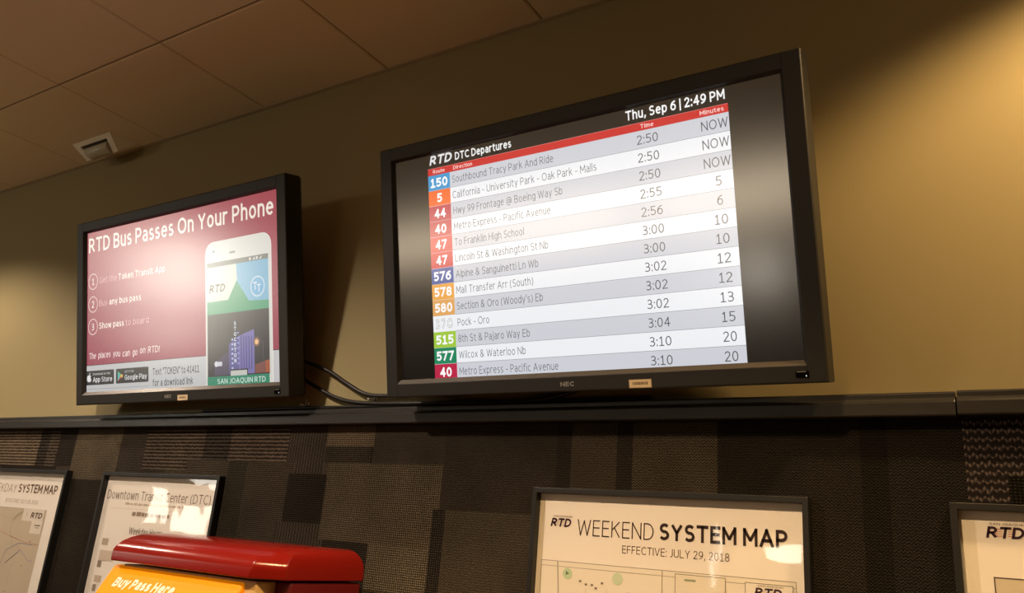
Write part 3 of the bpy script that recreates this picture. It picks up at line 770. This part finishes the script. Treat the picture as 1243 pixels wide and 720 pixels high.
# cables from the left screen, drooping to the rail and running behind the right screen
def smooth(pts, n=8):
    P = [Vector(p) for p in pts]; P = [P[0] * 2 - P[1]] + P + [P[-1] * 2 - P[-2]]; out = []
    for i in range(1, len(P) - 2):
        for k in range(n):
            t = k / n; a, b_, c, d = P[i - 1], P[i], P[i + 1], P[i + 2]
            out.append(.5 * ((2 * b_) + (c - a) * t + (2 * a - 5 * b_ + 4 * c - d) * t * t + (3 * b_ - a - 3 * c + d) * t ** 3))
    return out + [P[-2]]
def cable(pts, r, label):
    b = MB(); b.tube(smooth(pts), r); tag(b.build('cable', M['cable'], smooth=True), label, 'cable', 'screen cables')
cable([(.30, -.05, 2.16), (.42, -.035, 2.06), (.55, -.020, 2.01), (.64, -.020, 1.965), (.72, -.018, 1.932), (.82, -.016, 1.925), (.95, -.016, 1.926), (1.10, -.016, 1.93), (1.30, -.03, 2.02)], .0062,
      'upper black cable drooping from the advert screen to the rail')
cable([(.30, -.035, 2.08), (.42, -.022, 2.005), (.50, -.017, 1.965), (.60, -.016, 1.925), (.70, -.015, 1.908), (.85, -.014, 1.903), (1.0, -.014, 1.902), (1.3, -.014, 1.902), (1.55, -.02, 1.96)], .0062,
      'lower black cable drooping from the advert screen and lying along the rail')
cable([(-.02, -.010, 1.8985), (.2, -.010, 1.8985), (.45, -.0105, 1.8985), (.62, -.010, 1.8985), (.80, -.010, 1.8985), (1.10, -.010, 1.8985), (1.6, -.010, 1.8985)], .0048,
      'thin black cable lying flat along the top of the rail')
def clip(x, z, lab):
    b = MB(); b.box(x - .004, -.026, z, x + .004, -.001, z + .004); b.box(x - .003, -.004, z, x + .003, -.001, z + .022); b.box(x + .010, -.006, z + .004, x + .014, -.001, z + .012)
    tag(b.build('cable_clip', M['clip'], bevel=.0006), lab, 'cable clip', 'cable clips')
clip(.46, 1.905, 'small clear cable clip on the rail under the advert screen')
clip(.735, 1.915, 'small clear cable clip holding cables between the two screens')

# ------------------------------------------------------------------ framed posters on the carpeted wall
PAPER = (246, 240, 228)
SH_Y = -.017
def poster(x0, ztop, label, draw, w=.640, h=.96):
    cx, cz = x0 + w / 2, ztop - h / 2
    r = empty('framed_poster', (cx, -.011, cz)); tag(r, label, 'framed poster', 'framed transit posters on the carpeted wall')
    hw, hh, f = w / 2, h / 2, .0125
    off = .011
    b = MB()
    b.ringloft([rect_xz(hw, hh, 0), rect_xz(hw, hh, -.024), rect_xz(hw - f, hh - f, -.024), rect_xz(hw - f, hh - f, -.001)])
    b.build('frame', M['frame'], r, bevel=.0012)
    p = Print(-.004)
    p.rect(-hw + f, -hh + f, hw - f, hh - f, PAPER, 0)
    p.clip = (-hw + f, -hh + f, hw - f, hh - f)
    p.cx, p.cz = cx, cz
    draw(p)
    p.build('poster_sheet', M['paper'], r, colors=True)
    g = MB(); g.face(rect_xz(hw - f, hh - f, -.0105)); g.build('glass', M['glass'], r, fixn=False)
    return r

INKC = (58, 44, 40)
def streets(p, x0, z0, x1, z1, seed, n=26):
    rnd = random.Random(seed)
    for i in range(n):
        if rnd.random() < .5:
            z = rnd.uniform(z0, z1); a = rnd.uniform(x0, x1); c = min(x1, a + rnd.uniform(.05, .3)); p.line(a, z, c, z + rnd.uniform(-.012, .012), .0009, (188, 182, 168), 3)
        else:
            x_ = rnd.uniform(x0, x1); a = rnd.uniform(z0, z1); c = max(z0, a - rnd.uniform(.05, .3)); p.line(x_, a, x_ + rnd.uniform(-.012, .012), c, .0009, (188, 182, 168), 3)
    for i in range(14):
        x_, z = rnd.uniform(x0 + .02, x1 - .03), rnd.uniform(z0 + .02, z1 - .02); p.rect(x_, z, x_ + rnd.uniform(.004, .010), z + .005, (138, 132, 112), 4)
    for i in range(5):
        pts = [(rnd.uniform(x0, x1), rnd.uniform(z0, z1))]
        for _ in range(4): pts.append((min(max(pts[-1][0] + rnd.uniform(-.1, .1), x0), x1), min(max(pts[-1][1] + rnd.uniform(-.08, .08), z0), z1)))
        p.path(pts, .002, rnd.choice(((150, 160, 150), (190, 150, 130), (150, 150, 175), (170, 170, 130))), 4)

def weekend(p):
    X = lambda v: v - p.cx
    Zz = lambda v: v - p.cz
    p.rtd(X(1.357), X(1.414), Zz(1.5965), .0195, (62, 34, 56), 3, smallcol=(120, 100, 90), stripes=(206, 190, 170))
    p.text('WEEKEND', X(1.4285), Zz(1.580), .0360, INKC, 3, x1=X(1.618), weight=-.012)
    p.text('SYSTEM MAP', X(1.632), Zz(1.582), .0360, (52, 38, 36), 3, x1=X(1.906), weight=.026)
    p.text('EFFECTIVE: JULY 29, 2018', X(1.544), Zz(1.548), .0168, (96, 76, 62), 3, x1=X(1.787), weight=-.006)
    a, c, t, bt = X(1.338), X(1.921), Zz(1.520), Zz(.78)
    p.rect(a, bt, c, t, (240, 233, 216), 1); p.frame(a, bt, c, t, .0012, (140, 132, 116), 2); p.line(a, t - .012, c, t - .012, .0010, (160, 150, 132), 3)
    streets(p, a, bt, c, t - .012, 5, 46)
    p.circ(X(1.409), Zz(1.494), .012, (192, 216, 176), 4); p.circ(X(1.535), Zz(1.493), .013, (206, 222, 188), 4)
    p.line(X(1.382), t, X(1.392), Zz(1.40), .003, (176, 172, 160), 4)
    p.line(X(1.64), t, X(1.64), Zz(1.40), .0014, (150, 142, 126), 4)
    p.poly([(X(1.405), Zz(1.490)), (X(1.414), Zz(1.494)), (X(1.405), Zz(1.500))], (120, 130, 100), 5)
    for i, dx in enumerate((0, .015, .04, .055, .03)): p.rect(X(1.44 + dx), Zz(1.478 - .006 * (i % 3)), X(1.446 + dx), Zz(1.4825 - .006 * (i % 3)), (132, 124, 104), 5)
    p.rect(X(1.669), Zz(1.36), X(1.779), Zz(1.5155), (236, 228, 208), 5); p.frame(X(1.669), Zz(1.36), X(1.779), Zz(1.5155), .0012, (126, 118, 104), 6)
    p.rect(X(1.69), Zz(1.502), X(1.715), Zz(1.506), (150, 160, 128), 6); p.path([(X(1.68), Zz(1.46)), (X(1.72), Zz(1.475)), (X(1.77), Zz(1.45))], .0015, (150, 150, 130), 6)
    p.rect(X(1.819), Zz(1.36), X(1.915), Zz(1.5115), (244, 238, 222), 5); p.frame(X(1.819), Zz(1.36), X(1.915), Zz(1.5115), .0012, (110, 100, 90), 6)
    p.rtd(X(1.838), X(1.895), Zz(1.486), .017, (66, 40, 56), 7, smallcol=(120, 100, 90), stripes=(206, 190, 170))
    for i in range(5): p.rect(X(1.830), Zz(1.474 - .013 * i), X(1.842), Zz(1.479 - .013 * i), ((170, 60, 60), (70, 90, 150), (60, 130, 90), (220, 160, 70), (120, 80, 140))[i], 7); p.rect(X(1.848), Zz(1.4755 - .013 * i), X(1.90), Zz(1.478 - .013 * i), (140, 130, 116), 7)

def weekday(p):
    X = lambda v: v - p.cx
    Zz = lambda v: v - p.cz
    p.text('WEEKDAY', X(-1.290), Zz(1.592), .0330, (158, 138, 114), 3, x1=X(-1.078), weight=-.012)
    p.text('SYSTEM MAP', X(-1.062), Zz(1.594), .0330, (124, 104, 84), 3, x1=X(-.784), weight=.024)
    p.text('EFFECTIVE: JULY 29, 2018', X(-1.139), Zz(1.553), .0150, (196, 182, 162), 3, x1=X(-.900), weight=-.004)
    a, c, t, bt = X(-1.36), X(-.823), Zz(1.535), Zz(.78)
    p.rect(a, bt, c, t, (206, 192, 168), 1); p.frame(a, bt, c, t, .0012, (172, 160, 140), 2)
    streets(p, a, bt, c, t, 8, 46)
    p.rect(X(-.985), Zz(1.490), X(-.835), Zz(1.536), (228, 220, 204), 5); p.rtd(X(-.925), X(-.842), Zz(1.502), .021, (112, 96, 80), 7, small=False, stripes=(190, 180, 164))
    p.line(X(-.953), Zz(1.508), X(-.953), Zz(1.522), .002, (150, 142, 128), 7)
    p.rect(X(-.908), Zz(1.446), X(-.832), Zz(1.494), (232, 224, 208), 6); p.rect(X(-.882), Zz(1.475), X(-.842), Zz(1.479), (130, 118, 104), 7); p.rect(X(-.876), Zz(1.467), X(-.850), Zz(1.470), (170, 160, 144), 7)
    p.path([(X(-1.2), Zz(1.46)), (X(-1.05), Zz(1.43)), (X(-.9), Zz(1.41)), (X(-.83), Zz(1.41))], .002, (196, 150, 128), 4)

def downtown(p):
    X = lambda v: v - p.cx
    Zz = lambda v: v - p.cz
    p.text('Downtown Transit Center (DTC)', X(-.455), Zz(1.593), .0300, (112, 92, 76), 3, x1=X(.110), weight=-.010)
    rl = random.Random(6)      # lines of print too small to read: broken grey strokes
    for z0, hgt, a, c, colr in ((1.576, .008, -.340, -.02, (206, 192, 172)), (1.541, .014, -.289, -.081, (158, 142, 124))):
        q = a
        while q < c:
            w = rl.uniform(.010, .030); p.rect(X(q), Zz(z0), X(min(q + w, c)), Zz(z0 + hgt * rl.uniform(.75, 1)), colr, 3); q += w + rl.uniform(.002, .006)
    p.rect(X(-.43), Zz(1.5625), X(.09), Zz(1.5635), (216, 204, 186), 2)
    p.text('Weekday Hours', X(-.286), Zz(1.480), .0230, (112, 98, 88), 3, x1=X(-.105), weight=.006)
    for i, (z, w, c) in enumerate(((1.437, .036, (190, 176, 156)), (1.386, .085, (212, 198, 178)), (1.363, .022, (150, 136, 118)), (1.315, .04, (204, 188, 168)), (1.285, .02, (160, 146, 128)), (1.24, .05, (200, 188, 168)))):
        p.rect(X(-.428), Zz(z), X(-.428 + w), Zz(z + (.022 if i != 1 else .034)), c, 3)
    for i in range(16):
        p.rect(X(-.30), Zz(1.43 - .034 * i), X(.08), Zz(1.4315 - .034 * i), (206, 194, 176), 2)
        p.rect(X(-.29), Zz(1.438 - .034 * i), X(-.16), Zz(1.448 - .034 * i), (196, 182, 164), 2); p.rect(X(-.06), Zz(1.438 - .034 * i), X(-.0), Zz(1.448 - .034 * i), (196, 182, 164), 2)

def rightmap(p):
    X = lambda v: v - p.cx
    Zz = lambda v: v - p.cz
    p.rtd(X(2.2545), X(2.3165), Zz(1.6255), .0200, (56, 30, 44), 3, smallcol=(140, 120, 104), stripes=(214, 150, 110))
    a, c, t, bt = X(2.2605), X(2.80), Zz(1.559), Zz(.80)
    p.rect(a, bt, c, t, (214, 202, 176), 1); p.frame(a, bt, c, t, .0022, (96, 84, 76), 2)
    streets(p, a, bt, c, t, 13, 40)
    p.rect(X(2.325), Zz(1.532), X(2.345), Zz(1.540), (132, 124, 110), 5)

poster(1.3125, 1.684, 'black framed weekend system map dated July 29 2018, under the departures screen', weekend)
poster(-1.355, 1.684, 'black framed weekday system map at the lower left corner of the photo', weekday)
poster(-.482, 1.684, 'black framed downtown transit center poster with glare, behind the red topped machine', downtown)
poster(2.2015, 1.684, 'black framed map poster cut off by the lower right edge of the photo', rightmap)

# ------------------------------------------------------------------ ticket vending machine
TM = (0.0, 0.0)
def machine():
    r = empty('ticket_vending_machine', (.60, -.24, 0)); tag(r, 'ticket vending machine with glossy red curved top and orange Buy Pass sign', 'ticket machine')
    ox, oy = .60, -.24
    x0, x1, yf, yb = .27, .868, -.42, -.10
    ztop, zl = 1.503, 1.428
    def outline(i, z, ch, dz=0):     # i = inset, ch = corner chamfer
        a, c, f, k = x0 + i * .12, x1 - i * .45, yf + i * 1.15, yb - i * .15
        ch = max(ch, .004)
        return [(p[0] - ox, p[1] - oy, z) for p in [(a, f), (c - ch, f), (c, f + ch), (c, k), (a, k)]]
    b = MB()
    rings = [outline(0, zl, .060), outline(0, zl + .020, .056)]
    for t in (8, 20, 34, 48, 62, 76, 90):
        an = math.radians(t); rings.append(outline(.115 * (1 - math.cos(an)), zl + .021 + (ztop - zl - .021) * math.sin(an), .056 * (1 - .3 * t / 90)))
    b.loft(rings)
    b.build('canopy', M['red'], r, smooth=True, bevel=.003)
    b = MB(); b.box(x0 + .02 - ox, -.34 - oy, 0, x1 - .006 - ox, yb - oy, zl - .004)
    b.build('cabinet', M['cabred'], r, bevel=.006)
    b = MB(); b.box(x0 + .03 - ox, -.398 - oy, .1, x1 - .055 - ox, -.338 - oy, zl - .006)
    b.build('front_panel', M['cream'], r, bevel=.004)
    # sloping orange header sign
    s = MB(); zt, zb = 1.418, 1.24; dy = .10
    xa, xb = .262 - ox, .775 - ox
    yt = -.400 - oy
    s.loft([[(xa, yt + .0, zt), (xa, yt - dy, zb), (xa, yt + .03, zb), (xa, yt + .03, zt)], [(xb, yt, zt), (xb, yt - dy, zb), (xb, yt + .03, zb), (xb, yt + .03, zt)]])
    so = s.build('header_sign', pmat('orange_emissive_sign', (0.92, 0.27, 0.003), 0.5, spec=.2, emit=(1.0, 0.31, 0.0), estr=.34), r, bevel=.008, seg=3)  # mild emission added to lift the orange
    # lettering on the slope
    t = Print(0); L_ = math.hypot(dy, zt - zb)
    t.text('Buy Pass Here', .050, -.058, .026, (255, 246, 226), 1, x1=.050 + .245, weight=.045, shear=.2)
    ang = math.atan2(dy, zt - zb)
    t.v = [(xa + x_, yt + z_ * math.sin(ang) - .0012, zt + z_ * math.cos(ang)) for x_, y_, z_ in t.v]
    tag(t.build('sign_lettering', M['label'], so, colors=True), 'white slanted Buy Pass Here lettering')
machine()

# ------------------------------------------------------------------ ceiling sensor
def sensor():
    r = empty('ceiling_sensor', (-.91, -.10, H)); tag(r, 'small white wedge shaped sensor with grey lens on the ceiling tile', 'ceiling sensor')
    A = [(-.150, -.056, 0), (.128, -.056, 0)]; B = [(-.112, .004, -.060), (.118, .004, -.060)]; Cc = [(-.130, .072, 0), (.158, .072, 0)]
    # front frame with a recessed opening
    def lerp(u, v): # u along x 0..1, v from A(0) to B(1)
        a = Vector(A[0]).lerp(Vector(A[1]), u); b_ = Vector(B[0]).lerp(Vector(B[1]), u); return a.lerp(b_, v)
    n = Vector((0, -.056, -.044)).normalized()
    outer = [lerp(0, 0), lerp(1, 0), lerp(1, 1), lerp(0, 1)]
    inner = [lerp(.13, .24), lerp(.86, .24), lerp(.84, .97), lerp(.16, .97)]
    deep = [p - n * .010 for p in inner]
    b = MB()
    b.loft([outer, inner, deep], cap=False)
    b.face([outer[1], Cc[1], outer[2]]); b.face([outer[0], outer[3], Cc[0]]); b.face([outer[3], outer[2], Cc[1], Cc[0]]); b.face([outer[0], Cc[0], Cc[1], outer[1]])
    b.build('housing', M['sensor'], r, bevel=.001)
    d = MB(); d.face(deep); d.build('recess', M['slot'], r)
    # bulging lens
    l = MB(); rings = []
    for i in range(13):
        u = .17 + .65 * i / 12; e = 1 - abs(2 * i / 12 - 1) ** 4; ring = []
        for k in range(9):
            a = math.pi * k / 8; v = .38 + (1 - math.cos(a)) / 2 * .66; ring.append(lerp(u, v) - n * .006 + n * .034 * math.sin(a) * (.55 + .45 * e))
        rings.append(ring)
    l.loft(rings); l.build('lens', M['lens'], r, smooth=True)
sensor()
